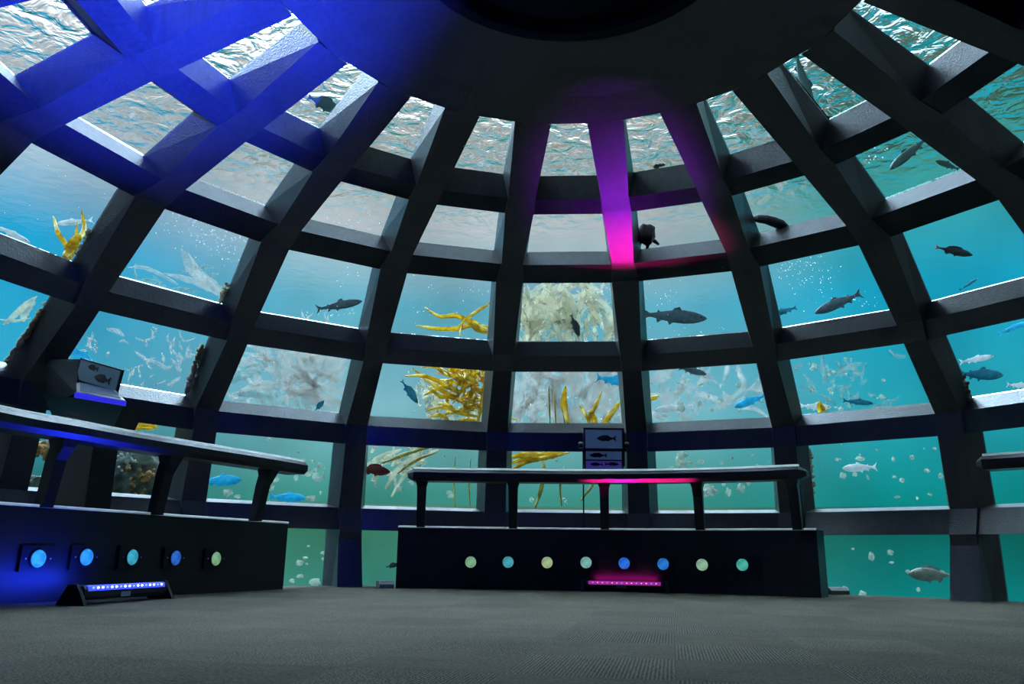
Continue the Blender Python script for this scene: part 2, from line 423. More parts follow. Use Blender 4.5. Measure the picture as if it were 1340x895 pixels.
# ------------------------------------------------------------------ fixtures on the parapets
def on_face(path, x, y):
    """where the sight line of a photo spot meets the vertical face of a parapet; returns point, outward normal"""
    v = ray(x, y); best = None
    for i in range(len(path)-1):
        a, b = path[i], path[i+1]; dx, dy = b.x-a.x, b.y-a.y
        den = v.x*dy-v.y*dx
        if abs(den) < 1e-9: continue
        t = (a.x*dy-a.y*dx)/den; s = (v.x*a.y-v.y*a.x)/(-den) if False else ((v.x*t-a.x)*dx+(v.y*t-a.y)*dy)/(dx*dx+dy*dy)
        if t > 0 and -1e-6 <= s <= 1.000001:
            if best is None or t < best[0]: sn = Vector((dy, -dx, 0)).normalized(); best = (t, sn if sn.dot(outward(path, i)) > 0 else -sn, Vector((dx, dy, 0)).normalized())
    t, o, tt = best
    return Vector((0, 0, CAMZ))+v*t, o, tt
LENS = {}
def lens_mat(key, col):
    if key not in LENS:
        m, nt, b = mat('glowing_porthole_lens_'+key); N = nt.nodes; L = nt.links
        b.inputs['Base Color'].default_value = (*[c*.2 for c in col], 1); b.inputs['Roughness'].default_value = .25
        tc = N.new('ShaderNodeTexCoord'); nz = N.new('ShaderNodeTexNoise'); nz.inputs['Scale'].default_value = 14; L.new(tc.outputs['Object'], nz.inputs['Vector'])
        r = N.new('ShaderNodeValToRGB'); r.color_ramp.elements[0].position = .35; r.color_ramp.elements[1].position = .7
        r.color_ramp.elements[0].color = [c*.7 for c in col]+[1]; r.color_ramp.elements[1].color = [min(1, c*1.25+.02) for c in col]+[1]
        L.new(nz.outputs['Fac'], r.inputs['Fac']); L.new(r.outputs['Color'], b.inputs['Emission Color']); b.inputs['Emission Strength'].default_value = .95
        LENS[key] = m
    return LENS[key]
LC = {'cyan': (.02, .36, .85), 'sky': (.015, .30, .85), 'green_blue': (.03, .34, .50), 'blue': (.012, .11, .50), 'pale_green': (.17, .36, .20), 'teal': (.05, .30, .36),
      'yellow_green': (.30, .42, .22), 'grey_teal': (.16, .38, .36), 'royal': (.01, .13, .62), 'deep': (.01, .15, .55), 'mint': (.22, .40, .27), 'sea': (.05, .36, .30)}
def porthole(path, x, y, key, label, plate=True):
    p, o, tt = on_face(path, x, y); n = -o; p = p+n*.014
    t = thing('porthole_light', label, 'porthole light', p, group='round glowing portholes in the black parapets')
    bm = bmesh.new(); box(bm, p, tt*.125, Vector((0, 0, .082)), n*.006)
    obj('mounting_plate', bm, M_DARKMETAL, t)
    bm = bmesh.new(); rings = []; z = Vector((0, 0, 1))
    for i in range(7):
        f = i/6*PI/2; r = .056*math.cos(f)+.0005; h = .022*math.sin(f)
        rings.append([p+n*(.006+h)+(tt*math.cos(q*PI/14)+z*math.sin(q*PI/14))*r for q in range(28)])
    loft(bm, rings); recalc(bm); obj('lens', bm, lens_mat(key, LC[key]), t, smooth=True)
    bm = bmesh.new(); rings = [[p+n*d_+(tt*math.cos(q*PI/14)+z*math.sin(q*PI/14))*r for q in range(28)] for r, d_ in ((.066, .004), (.066, .014), (.057, .014), (.057, .004))]
    loft(bm, rings, caps=False); recalc(bm); obj('bezel', bm, M_DARKMETAL, t)
    if plate:
        for sx_ in (-1, 1):
            bm = bmesh.new(); ball(bm, p+tt*.09*sx_+n*.008, .006, 8, 6); obj('screw', bm, M_TRIM, t)
for x, y, key, lab in ((47, 731, 'cyan', 'bright cyan porthole light on a square plate, nearest the left edge of the photo'),
                       (110, 729, 'sky', 'sky blue porthole light directly above the left end of the blue light bar'),
                       (170, 729, 'green_blue', 'half green half blue porthole light above the right part of the blue light bar'),
                       (227, 730, 'blue', 'darker blue porthole light on the left parapet, second from its right end'),
                       (280, 731, 'pale_green', 'pale green porthole light nearest the right end of the left parapet')):
    porthole(pathL, x, y, key, lab)
for x, y, key, lab in ((616, 735.5, 'pale_green', 'pale green porthole light at the left end of the middle parapet row'),
                       (665, 735.5, 'teal', 'teal porthole light second from the left on the middle parapet'),
                       (716, 736, 'yellow_green', 'yellowish green porthole light third from the left on the middle parapet'),
                       (767, 736, 'grey_teal', 'greyish teal porthole light above the left end of the pink light bar'),
                       (817, 737, 'royal', 'royal blue porthole light above the middle of the pink light bar'),
                       (868, 738, 'deep', 'deep blue porthole light above the right end of the pink light bar'),
                       (919, 739, 'mint', 'pale mint porthole light second from the right on the middle parapet'),
                       (972, 739, 'sea', 'sea green porthole light at the right end of the middle parapet row')):
    porthole(pathC, x, y, key, lab, False)
def lamp(name, kind, loc, direction, col, energy, size=(1, .04), spread=100, blend=.3, cone=60):
    l = bpy.data.lights.new(name, kind); l.color = col; l.energy = energy
    if kind == 'AREA':
        l.shape = 'RECTANGLE'; l.size, l.size_y = size; l.spread = math.radians(spread)
    else:
        l.spot_size = math.radians(cone); l.spot_blend = blend; l.shadow_soft_size = .02
    o = bpy.data.objects.new(name, l); COL.objects.link(o); o.location = loc
    return o, Vector(direction).normalized()
def aim(o, d, xdir=None):
    z = -d.normalized(); x = (xdir-z*xdir.dot(z)).normalized() if xdir is not None else z.orthogonal().normalized(); y = z.cross(x)
    m = Matrix((x, y, z)).transposed().to_4x4(); m.translation = o.location; o.matrix_world = m
def light_bar(label, a, b, cols, face, zt=.115, sticker=(.25, .3, .35), lr=.009):
    """a, b: floor points under the two ends"""
    mid_ = (a+b)/2; tt = (b-a).normalized(); n = face.normalized(); z = Vector((0, 0, 1)); L_ = (b-a).length/2
    t = thing('light_bar', label, 'light bar', mid_)
    bm = bmesh.new(); prism(bm, *[[c+n*u+z*v for u, v in ((-.06, .03), (.05, .03), (.06, .05), (.06, zt-.02), (.045, zt), (-.045, zt), (-.06, zt-.02))] for c in (mid_-tt*(L_-.03), mid_+tt*(L_-.03))]); recalc(bm)
    obj('housing', bm, M_DARKMETAL, t)
    for s in (-1, 1):
        c = mid_+tt*s*L_
        bm = bmesh.new(); prism(bm, *[[c+tt*w_+n*u+z*v for u, v in ((-.10, 0), (.10, 0), (.09, .02), (.03, zt+.01), (-.03, zt+.01), (-.09, .02))] for w_ in (-.015, .015)]); recalc(bm)
        obj('foot_bracket', bm, M_DARKMETAL, t)
    bm = bmesh.new(); prism(bm, *[[c+n*u+z*v for u, v in ((.061, zt-.030), (.061, zt-.006), (.046, zt+.004), (.04, zt-.004), (.05, zt-.03))] for c in (mid_-tt*(L_-.06), mid_+tt*(L_-.06))]); recalc(bm)
    obj('diffuser', bm, emis('lit_bar_diffuser', cols[0], cols[1]), t)
    nn = int(2*(L_-.08)/.045); mw, mc = emis('white_hot_led', cols[2], cols[3]), emis('coloured_led', cols[4], cols[5])
    for q in range(nn):
        c = mid_+tt*((q+.5)/nn*2-1)*(L_-.08)+n*.058+z*(zt-.012)
        bm = bmesh.new(); ball(bm, c, lr, 8, 6, (1.3, 1.3, .8)); obj('led', bm, mw if q % 3 else mc, t)
    bm = bmesh.new(); box(bm, mid_+n*.0605+z*.055-tt*.03, tt*.05, z*.016, n*.001); obj('sticker', bm, simple('maker_sticker', sticker, .5), t)
    return t, mid_, tt, n
a_, b_ = at_z(93, 792.5, 0), at_z(210, 783, 0)
nn_ = Vector(((b_-a_).y, -(b_-a_).x, 0)).normalized()
tL, mL, ttL, nL = light_bar('blue glowing light bar on two feet standing before the left parapet', a_, b_, ((.03, .05, 1), 2.0, (.45, .55, 1), 6, (.1, .15, 1), 4), nn_)
o, d = lamp('light_bar_lamp', 'AREA', mL+Vector((0, 0, .15)), (0, 0, 1), (.012, .03, 1), 22, (.95, .05), 70)
aim(o, at(200, 10, 5.3)-o.location, ttL)
# its twin against the entrance wall behind the viewer washes the upper left of the dome
tB, mB, ttB, nB = light_bar('blue light bar against the entrance wall behind the viewer', Vector((2.1, -.35, 0)), Vector((1.2, -.62, 0)), ((.03, .05, 1), .3, (.45, .55, 1), .8, (.1, .15, 1), .8), Vector((-.3, 1, 0)))
o, d = lamp('light_bar_lamp', 'SPOT', mB+Vector((0, 0, .16)), (0, 0, 1), (.02, .05, 1), 52000, cone=31, blend=1)
aim(o, at(300, -150, 4.2)-o.location)
o, d = lamp('light_bar_spill_lamp', 'AREA', mL+Vector((0, 0, .13))-nL*.09-ttL*.25, (0, 0, 1), (.012, .04, 1), 5, (.5, .03), 150)
aim(o, Vector((-.75, .05, .25)), ttL)
a_, _, _ = on_face(pathC, 765, 775); b_, _, _ = on_face(pathC, 874, 776); a_.z = b_.z = 0
nC0 = Vector(((b_-a_).y, -(b_-a_).x, 0)).normalized()
a_ += nC0*.10; b_ += nC0*.10
tC, mC, ttC, nC = light_bar('pink and blue light bar on the floor before the middle parapet', a_, b_, ((.5, .03, .4), .5, (1, .45, .6), 2.5, (.15, .25, 1), 3), nC0, .10, (.02, .12, .15), .0055)
o, d = lamp('light_bar_spill_lamp', 'AREA', mC+Vector((0, 0, .12))-nC*.02, (0, 0, 1), (.7, .01, .35), .5, (.6, .02), 110)
aim(o, -nC+Vector((0, 0, .3)), ttC)
o, d = lamp('light_bar_lamp', 'AREA', mC+Vector((0, 0, .13)), (0, 0, 1), (.30, .012, .80), 2.4, (.22, .03), 28)
aim(o, pol(rib_az(0), 2.9, 3.5)-o.location, ttC)
o, d = lamp('light_bar_spill_lamp', 'AREA', mC+Vector((.1, 0, .12))+nC*.05, (0, 0, 1), (1, .01, .28), 2.2, (.95, .03), 17)
aim(o, Vector((.02, -.24, 1)), ttC)
# ------------------------------------------------------------------ information displays
M_PANEL = emis('backlit_blue_panel', (.028, .06, .14), .6, (.06, .07, .12))
M_PANEL2 = emis('backlit_violet_panel', (.035, .03, .22), .6, (.05, .05, .1))
M_SIL = simple('black_fish_print', (0.0014, 0.0014, 0.0021), .6)
def fish_outline(kind=0):
    up = [(0, 0), (.06, .05), (.2, .13), (.36, .17), (.5, .16), (.52, .20), (.62, .13), (.74, .06), (.84, .035), (.9, .10), (1, .16)]
    dn = [(.95, 0), (1, -.14), (.9, -.09), (.84, -.03), (.7, -.08), (.6, -.15), (.5, -.12), (.34, -.15), (.18, -.11), (.05, -.04)]
    return up+dn
def print_fish(bm, c, ux, uz, n, L_, flip=1, tall=1):
    pts = [c+ux*(flip*(u-.5)*L_)+uz*(v*L_*tall)+n*.004 for u, v in fish_outline()]
    prism(bm, pts, [p+n*.003 for p in pts])
def display_panel(t, c, ux, uz, n, w_, h_, m, fishes):
    bm = bmesh.new(); box(bm, c-n*.008, ux*w_, uz*h_, n*.008)
    fr = obj('panel', bm, M_DARKMETAL, t)
    bm = bmesh.new(); box(bm, c+n*.001, ux*(w_-.018), uz*(h_-.014), n*.0015); obj('backlit_sheet', bm, m, fr)
    for (u, v, L_, fl, ta) in fishes:
        bm = bmesh.new(); print_fish(bm, c+ux*u+uz*v, ux, uz, n, L_, fl, ta); recalc(bm); obj('fish_print', bm, M_SIL, fr)
dC = 8.95
pc = at(790, 585, dC); ux = RT.copy(); ux.z = 0; ux.normalize(); uz = Vector((0, 0, 1)); n = -Vector((FW.x, FW.y, 0)).normalized()
px = dC/F
t = thing('information_display', 'three-panel display with fish prints standing behind the middle handrail', 'display', (pc.x, pc.y, 0), group='fish identification displays')
def tilt(a): return uz*math.cos(a)+n*math.sin(a)*-1, n*math.cos(a)+uz*math.sin(a)
uzt, nt_ = tilt(.12)
display_panel(t, at(790, 574.5, dC), ux, uzt, nt_, 26*px, 14*px, M_PANEL, [(.03, .005, .22, 1, 1)])
display_panel(t, at(790, 596, dC-.02), ux, uz, n, 25.5*px, 7*px, M_PANEL, [(-.06, 0, .2, 1, .8)])
uzt, nt_ = tilt(.3)
display_panel(t, at(790, 608, dC-.05), ux, uzt, nt_, 25.5*px, 7.5*px, M_PANEL2, [(-.08, 0, .14, 1, .9), (.09, .005, .16, -1, .8)])
bm = bmesh.new(); box(bm, at(790, 585, dC+.06), ux*27*px, uz*.21, n*.03); obj('case', bm, M_DARKMETAL, t)
for s in (-1, 1):
    bm = bmesh.new(); cc = at(790+s*30, 580, dC); ball(bm, cc, .022, 12, 8, (1.3, .9, .7)); obj('clip_lamp', bm, M_TRIM, t)
    bm = bmesh.new(); box(bm, cc-Vector((0, 0, .02))+n*-.02, ux*.018, uz*.03, n*.02); obj('clip', bm, M_DARKMETAL, t)
bm = bmesh.new(); tube(bm, [Vector((pc.x-27*px, pc.y, ZB-.3)), Vector((pc.x-27*px, pc.y, pc.z-.02))], .008); tube(bm, [Vector((pc.x, pc.y+.07, 0)), Vector((pc.x, pc.y+.07, pc.z))], .03); obj('stand', bm, M_DARKMETAL, t)
bm = bmesh.new(); box(bm, Vector((pc.x, pc.y+.07, .012)), ux*.2, n*.15, uz*.012); obj('base_plate', bm, M_DARKMETAL, t)
# left display: an open case that faces into the room
dL = 6.35
q0, q1, q2, q3 = at(104, 469, dL+.22), at(159.4, 485, dL), at(151.5, 511, dL-.03), at(100.4, 499, dL+.19)
t = thing('information_display', 'open display case with two fish prints behind the left handrail, its lip lit blue', 'display', ((q2.x+q3.x)/2, (q2.y+q3.y)/2+.1, 0), group='fish identification displays')
cx_ = (q0+q1+q2+q3)/4; ux = (q1-q0).normalized(); nL_ = (q1-q0).cross(q3-q0).normalized()
if nL_.dot(cx_) > 0: nL_ = -nL_
uzL = (q0-q3); uzL = (uzL-ux*uzL.dot(ux)).normalized()
w2, h2 = (q1-q0).length/2, (q0-q3).length/2
display_panel(t, cx_, ux, uzL, nL_, w2, h2, emis('dim_teal_panel', (.02, .075, .11), .35, (.08, .1, .12)), [(-.07, .045, .12, 1, 1.2), (.065, -.02, .19, 1, 1.1)])
bm = bmesh.new(); tr = [q3, q2, at(164, 524, dL-.35), at(100, 512, dL-.1)]; prism(bm, tr, [p-Vector((0, 0, .012)) for p in tr]); recalc(bm)
lp = obj('tray', bm, M_TRIM, t)
bm = bmesh.new(); c_ = [p+Vector((0, 0, .003)) for p in tr]; cen = sum(c_, Vector())/4; c_ = [cen+(p-cen)*.84 for p in c_]; prism(bm, c_, [p+Vector((0, 0, .002)) for p in c_]); recalc(bm)
obj('caption_sheet', bm, simple('grey_blue_caption', (.10, .14, .2), .5), lp)
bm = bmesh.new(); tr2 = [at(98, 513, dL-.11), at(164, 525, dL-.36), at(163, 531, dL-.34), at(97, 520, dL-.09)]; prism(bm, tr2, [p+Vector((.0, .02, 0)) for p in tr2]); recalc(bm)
obj('lit_lip', bm, emis('blue_lit_lip', (.03, .02, .75), .8), t)  # glow stands in for blue light falling on the lip
bm = bmesh.new()
A = [at(58, 470, dL+.45), at(103, 470, dL+.25), at(100, 515, dL+.1), at(62, 530, dL+.3)]; prism(bm, A, [p+Vector((.06, .22, 0)) for p in A])
A = [at(56, 515, dL+.32), at(162, 530, dL-.28), at(148, 560, dL-.2), at(70, 548, dL+.25)]; prism(bm, A, [p+Vector((.06, .22, 0)) for p in A])
recalc(bm); obj('case', bm, M_DARKMETAL, t)
bm = bmesh.new(); g = at(118, 552, dL+.1); box(bm, Vector((g.x, g.y, g.z/2)), ux*.22, Vector((-ux.y, ux.x, 0))*.12, Vector((0, 0, g.z/2))); obj('stand', bm, M_BLACK, t)
bm = bmesh.new(); tr = [at(68, 472, dL+.42), at(82, 481, dL+.3), at(85, 478, dL+.3), at(72, 470, dL+.42)]; prism(bm, tr, [p+Vector((0, .03, -.01)) for p in tr]); obj('bracket', bm, M_TRIM, t)
# low kerbs at the foot of the windows beside the middle parapet
for x0, x1, y, lab in ((1090, 1114, 773.5, 'small pale kerb block on the floor right of the middle parapet'), (497, 516, 765, 'small pale kerb block on the floor left of the middle parapet')):
    p0, p1 = at_z(x0, y+5, 0), at_z(x1, y+5, 0); bm = bmesh.new(); tt = (p1-p0)/2; o_ = Vector((-tt.y, tt.x, 0)).normalized()
    c = (p0+p1)/2+o_*.12
    prism(bm, *[[c+e+o_*u+Vector((0, 0, v)) for u, v in ((-.1, 0), (-.1, .04), (-.06, .07), (.1, .07), (.1, 0))] for e in (-tt, tt)]); recalc(bm)
    tag(obj('kerb_block', bm, simple('painted_kerb', (.16, .18, .18), .5)), lab, 'kerb')
# ------------------------------------------------------------------ life in the water
SC = Vector((AX, AY, (-.29071+Z0)*S))
def out_depth(x, y, off):
    v = ray(x, y); o_ = Vector((0, 0, CAMZ))-SC; A = v.dot(v); B = 2*v.dot(o_); C_ = o_.dot(o_)-(S*1.012)**2
    return (-B+math.sqrt(B*B-4*A*C_))/2/A+off
def at_out(x, y, off=1.0): return at(x, y, out_depth(x, y, off))
F_DARK = simple('dark_fish_skin', (.025, .045, .05), .5, var=.3, scale=20)
F_GREY = simple('grey_fish_skin', (.12, .20, .22), .45, var=.3, scale=20, trans=.25)
F_SILV = simple('silver_fish_skin', (.9, .95, .95), .3, var=.25, scale=16, trans=.45)
F_BLUE = simple('blue_fish_skin', (.07, .62, .9), .4, var=.3, scale=16, trans=.45)  # bright blue, partly translucent skin
F_TEAL = simple('teal_fish_skin', (.05, .30, .38), .4, var=.3, scale=16, trans=.45)
F_RED = simple('dark_red_fish_skin', (0.1155, 0.0063, 0.0105), .5, var=.35, scale=24)
F_PALE = simple('pale_brown_fish_skin', (0.2912, 0.3276, 0.2730), .5, var=.35, scale=14)
F_SHADE = simple('olive_grey_fish_skin', (.06, .14, .12), .5, var=.2, scale=6)
F_ORANGE = simple('orange_fin', (0.4550, 0.1820, 0.0364), .5)
F_EYE = simple('fish_eye', (.01, .01, .01), .15)
PROF = {'salmon': [(.0, .030, .010), (.06, .034, .014), (.2, .062, .030), (.4, .098, .046), (.6, .108, .052), (.76, .096, .050), (.88, .068, .040), (.96, .036, .024), (1.0, .008, .006)],
        'perch': [(.0, .036, .012), (.06, .042, .018), (.2, .085, .036), (.4, .15, .055), (.6, .175, .062), (.76, .15, .058), (.88, .10, .046), (.96, .05, .028), (1.0, .010, .008)]}
def fish(name, tail, head, off, kind, m, label, cat='fish', group=None, tailm=None, doff=0, tall=1, fins=True):
    d0 = out_depth(*(tail if 0 < tail[0] < 1340 else head), off)
    pt, ph = at(*tail, d0+doff), at(*head, d0)
    Lf = (ph-pt).length; x = (ph-pt).normalized()
    view = ray(*head).normalized(); y = (view-x*view.dot(x)).normalized()
    z = x.cross(y)
    if z.z < 0: z, y = -z, -y
    t = thing(name, label, cat, (pt+ph)/2, group)
    R_ = Matrix((x, x.cross(-z) if False else z.cross(x), z)).transposed().to_4x4(); R_.translation = (pt+ph)/2; t.matrix_basis = R_
    t.rotation_mode = 'QUATERNION'
    lx = lambda u: (u-.5)*Lf
    def child(nm, bm, mm, par=t, sm=False):
        me = bpy.data.meshes.new(nm); recalc(bm); bm.to_mesh(me); bm.free(); me.materials.append(mm)
        for p in me.polygons: p.use_smooth = sm
        return link(nm, me, par)
    P_ = PROF[kind]; T0 = .17
    bm = bmesh.new(); rings = []
    for u, h, w_ in P_:
        uu = T0*.7+(1-T0*.7)*u; h *= tall
        bend = .03*Lf*math.sin(2.6*u)
        rings.append([Vector((lx(uu), w_*Lf*math.cos(2*PI*q/14)*(1 if True else 1)+bend*.3, h*Lf*math.sin(2*PI*q/14)*(1.0 if math.sin(2*PI*q/14) > 0 else .95))) for q in range(14)])
    loft(bm, rings); body = child('body', bm, m, t, True)
    def fin(nm, pts, y0=0, th=.006, mm=m, tilt_=0):
        bm = bmesh.new()
        a = [Vector((lx(u), y0*Lf+tilt_*abs(v)*Lf-th*Lf/2, v*Lf*tall)) for u, v in pts]
        prism(bm, a, [p+Vector((0, th*Lf, 0)) for p in a]); return child(nm, bm, mm)
    fin('tail_fin', [(.15, .025), (.06, .07), (.0, .125), (.045, .02), (.045, -.02), (.0, -.12), (.06, -.065), (.15, -.025)], mm=tailm or m)
    if fins:
        if kind == 'salmon':
            fin('dorsal_fin', [(.62, .09), (.58, .15), (.50, .125), (.47, .09)]); fin('adipose_fin', [(.30, .055), (.26, .085), (.25, .05)])
            fin('pelvic_fin', [(.50, -.09), (.44, -.135), (.42, -.085)]); fin('anal_fin', [(.33, -.065), (.26, -.11), (.24, -.05)])
        else:
            fin('dorsal_fin', [(.74, .12), (.68, .20), (.56, .22), (.44, .20), (.34, .16), (.28, .07), (.5, .13)]); fin('anal_fin', [(.42, -.12), (.34, -.19), (.27, -.12), (.28, -.06)])
            fin('pelvic_fin', [(.62, -.14), (.55, -.21), (.52, -.14)])
        for s in (-1, 1): fin('pectoral_fin', [(.74, -.03), (.64, -.075), (.62, -.04)], y0=s*.045, tilt_=s*.3)
    for s in (-1, 1):
        bm = bmesh.new(); h = dict((u, (h, w)) for u, h, w in P_)[.88]
        ball(bm, (lx(T0*.7+(1-T0*.7)*.89), s*h[1]*Lf*.86, h[0]*Lf*.25), .012*Lf*(1.4 if kind == 'perch' else 1), 8, 6); child('eye', bm, F_EYE, body)
    return t
G = 'fish swimming outside the windows'
fish('salmon', (413, 405), (474, 394), .9, 'salmon', F_GREY, 'grey blue salmon alone in the left pane, level with the yellow kelp pane', group=G, tall=.9)
fish('perch', (747, 411), (758, 441), .8, 'perch', F_DARK, 'small dark fish diving head down before the hazy kelp', group=G, tall=.8)
fish('salmon', (838, 411), (925, 417), .8, 'salmon', F_GREY, 'long grey salmon facing right in the pane right of the hazy kelp', group=G)
fish('salmon', (1128, 383), (1066, 410), .9, 'salmon', F_GREY, 'dark grey salmon heading down left beneath the rising bubbles', group=G)
fish('salmon', (1043, 402), (1008, 413), 1.2, 'salmon', F_TEAL, 'pale teal fish with its tail raised, left of the dark grey salmon', group=G)
fish('perch', (1223, 323), (1273, 334), .8, 'perch', F_DARK, 'dark perch with an orange tail high in the right blue pane', group=G, tailm=F_ORANGE, tall=.62)
fish('perch', (525, 497), (547, 528), .7, 'perch', F_TEAL, 'dark teal fish nosing down left of the big yellow kelp', group=G, tall=.75)
fish('salmon', (780, 494), (828, 502), .8, 'salmon', F_BLUE, 'blue green fish passing behind the rib above the middle display', group=G, tall=1.2)
fish('salmon', (888, 481), (925, 490), .9, 'salmon', F_GREY, 'dark fish at the top of the pane right of the middle display', group=G, tall=1.1)
fish('salmon', (945, 506), (915, 484), 1.1, 'salmon', F_SILV, 'thin white fish slanting down behind the dark fish', group=G, tall=.6, fins=False)
fish('salmon', (1003, 517), (961, 533), .8, 'salmon', F_BLUE, 'blue fish at the right side of a pane, pointing down left', group=G, tall=1.1)
fish('salmon', (910, 532), (856, 537), .9, 'salmon', F_SILV, 'silver white fish low in the pane right of the middle display', group=G, tall=.9)
fish('salmon', (1102, 524), (1143, 528), .9, 'salmon', F_TEAL, 'teal fish just above the sill beside the yellow kelp scrap', group=G, tall=.9)
fish('salmon', (1046, 531), (1088, 533), 1.1, 'salmon', F_SILV, 'white blurred fish behind the yellow kelp scrap', group=G, tall=1.0)
fish('salmon', (1255, 474), (1301, 466), .9, 'salmon', F_SILV, 'pale curved fish, upper of the two at the right edge pane', group=G, tall=.8)
fish('salmon', (1254, 489), (1313, 491), .7, 'salmon', F_TEAL, 'teal fish with a shiny head beneath the pale curved fish', group=G, tall=1.2)
fish('salmon', (1317, 503), (1352, 506), .9, 'salmon', F_SILV, 'white fish tail cut off by the right edge of the photo', group=G)
fish('salmon', (1307, 437), (1345, 421), 1.0, 'salmon', F_BLUE, 'pale blue fish at the top right corner of the right edge pane', group=G, tall=.8)
fish('salmon', (1255, 380), (1280, 364), 1.2, 'salmon', F_TEAL, 'faint pale fish at the bottom of the high right blue pane', group=G, tall=.6)
fish('salmon', (262, 630), (316, 628), .6, 'salmon', F_BLUE, 'bright blue fish low behind the end of the left handrail', group=G, tall=1.25)
fish('salmon', (352, 650), (400, 652), 1.2, 'salmon', F_BLUE, 'blurred blue fish resting on the sill below the left handrail end', group=G, tall=1.2)
fish('perch', (468, 612), (511, 618), .5, 'perch', F_RED, 'dark red rockfish peeking past the concrete rib', group=G, tall=.9)
fish('salmon', (1148, 611), (1102, 613), 1.0, 'salmon', F_SILV, 'silver white fish alone in the wide green pane on the right', group=G, tall=1.1)
fish('perch', (1250, 753), (1188, 751), .9, 'perch', F_PALE, 'pale brown fish in the lowest pane beside the thick right rib', group=G, tall=.85)
fish('sturgeon', (1216, 178), (1164, 222), 1.2, 'salmon', F_SHADE, 'large dim fish slanting across the high right pane', group=G, tall=.9)
fish('salmon', (1256, 222), (1224, 210), 1.4, 'salmon', F_SHADE, 'faint small fish in the corner beside the large dim fish', group=G, tall=1.1)
fish('sturgeon', (1040, 66), (1064, 150), 1.0, 'salmon', F_SHADE, 'long dark fish hanging across a small top right pane', group=G, tall=.75)
fish('sturgeon', (402, 126), (446, 146), .9, 'perch', F_SHADE, 'broad grey shape of a fish against the rippled top pane', group=G, tall=1.0)
fish('salmon', (122, 288), (72, 293), 1.0, 'salmon', F_SILV, 'silver fish behind the small yellow kelp at the far left', group=G, tall=.7)
fish('salmon', (-12, 292), (40, 318), .9, 'salmon', F_SILV, 'white streaked fish at the left edge of the photo', group=G, tall=.6)
fish('salmon', (345, 394), (322, 404), 1.2, 'salmon', F_TEAL, 'faint fish tail beside the rib in the left blue pane', group=G)
fish('salmon', (88, 452), (122, 480), 1.2, 'salmon', F_BLUE, 'pale blue rounded fish above the left display', group=G, tall=1.6)
fish('perch', (412, 538), (424, 524), .8, 'perch', F_TEAL, 'tiny dark teal fish on the sill of the swirling pale kelp pane', group=G)
fish('salmon', (182, 588), (206, 594), .8, 'salmon', F_SILV, 'small silver fish above the reef behind the left handrail', group=G)
fish('perch', (505, 742), (522, 738), .6, 'perch', F_DARK, 'dark fish low behind the left end of the middle parapet', group=G)
# ---- kelp
K_Y = simple('golden_kelp', (.98, .60, .05), .5, var=.35, scale=10, trans=.45)
K_O = simple('olive_kelp', (.45, .38, .10), .5, var=.4, scale=8, trans=.4)
K_P = simple('pale_hazy_kelp', (.68, .62, .42), .7, var=.25, scale=5, trans=.5)
K_W = simple('whitish_kelp', (.66, .62, .56), .7, var=.2, scale=5, trans=.5)
K_G = simple('grey_green_kelp', (0.2800, 0.4032, 0.3696), .7, var=.25, scale=5, trans=.5)
def haze_sheer(m, f):
    nt = m.node_tree; out = nt.nodes['Material Output']; src = out.inputs['Surface'].links[0].from_socket
    t = nt.nodes.new('ShaderNodeBsdfTransparent'); x = nt.nodes.new('ShaderNodeMixShader'); x.inputs[0].default_value = f
    nt.links.new(src, x.inputs[1]); nt.links.new(t.outputs[0], x.inputs[2]); nt.links.new(x.outputs[0], out.inputs['Surface'])
for m_, f_ in ((K_P, .6), (K_W, .7), (K_G, .7)): haze_sheer(m_, f_)  # water haze painted in: pale kelp made partly see-through
def ribbon(bm, pts, widths, th, twist=0, seed=0):
    r_ = random.Random(seed); rings = []; n_ = len(pts)
    for i, p in enumerate(pts):
        t_ = (pts[min(i+1, n_-1)]-pts[max(i-1, 0)]).normalized()
        view = (p-Vector((0, 0, CAMZ))).normalized()
        s = t_.cross(view).normalized(); a = twist*math.sin(i*.9+seed)
        s = (s*math.cos(a)+view*math.sin(a)).normalized(); nn = s.cross(t_).normalized()
        w_ = widths[i]/2; wob = w_*.25*math.sin(i*2.1+seed)
        rings.append([p-s*w_+nn*wob, p-s*w_*.4+nn*(th+wob*.3), p+s*w_*.4+nn*(th-wob*.3), p+s*w_-nn*wob, p+s*w_*.4-nn*(th+wob*.3), p-s*w_*.4-nn*(th-wob*.3)])
    loft(bm, rings)
def crv(pts, n_):
    P_ = [Vector((x, y, 0)) for x, y in pts]; return smooth_curve(P_, n_)
def blade_px(bm, pts, w_, off, seed=0, shape='leaf', twist=.5):
    c = crv(pts, 5); n_ = len(c); out = []; ws_ = []
    d0 = out_depth(max(2, min(1338, pts[0][0])), pts[0][1], off)
    for i, p in enumerate(c):
        d_ = d0+.12*math.sin(i*.5+seed); out.append(at(p.x, p.y, d_)); u = i/(n_-1)
        f = (math.sin(PI*min(1, u*.9+.08))**.6 if shape == 'leaf' else (1-.8*u))
        ws_.append(max(w_*f, .6)*d_/F)
    ribbon(bm, out, ws_, .006, twist, seed)
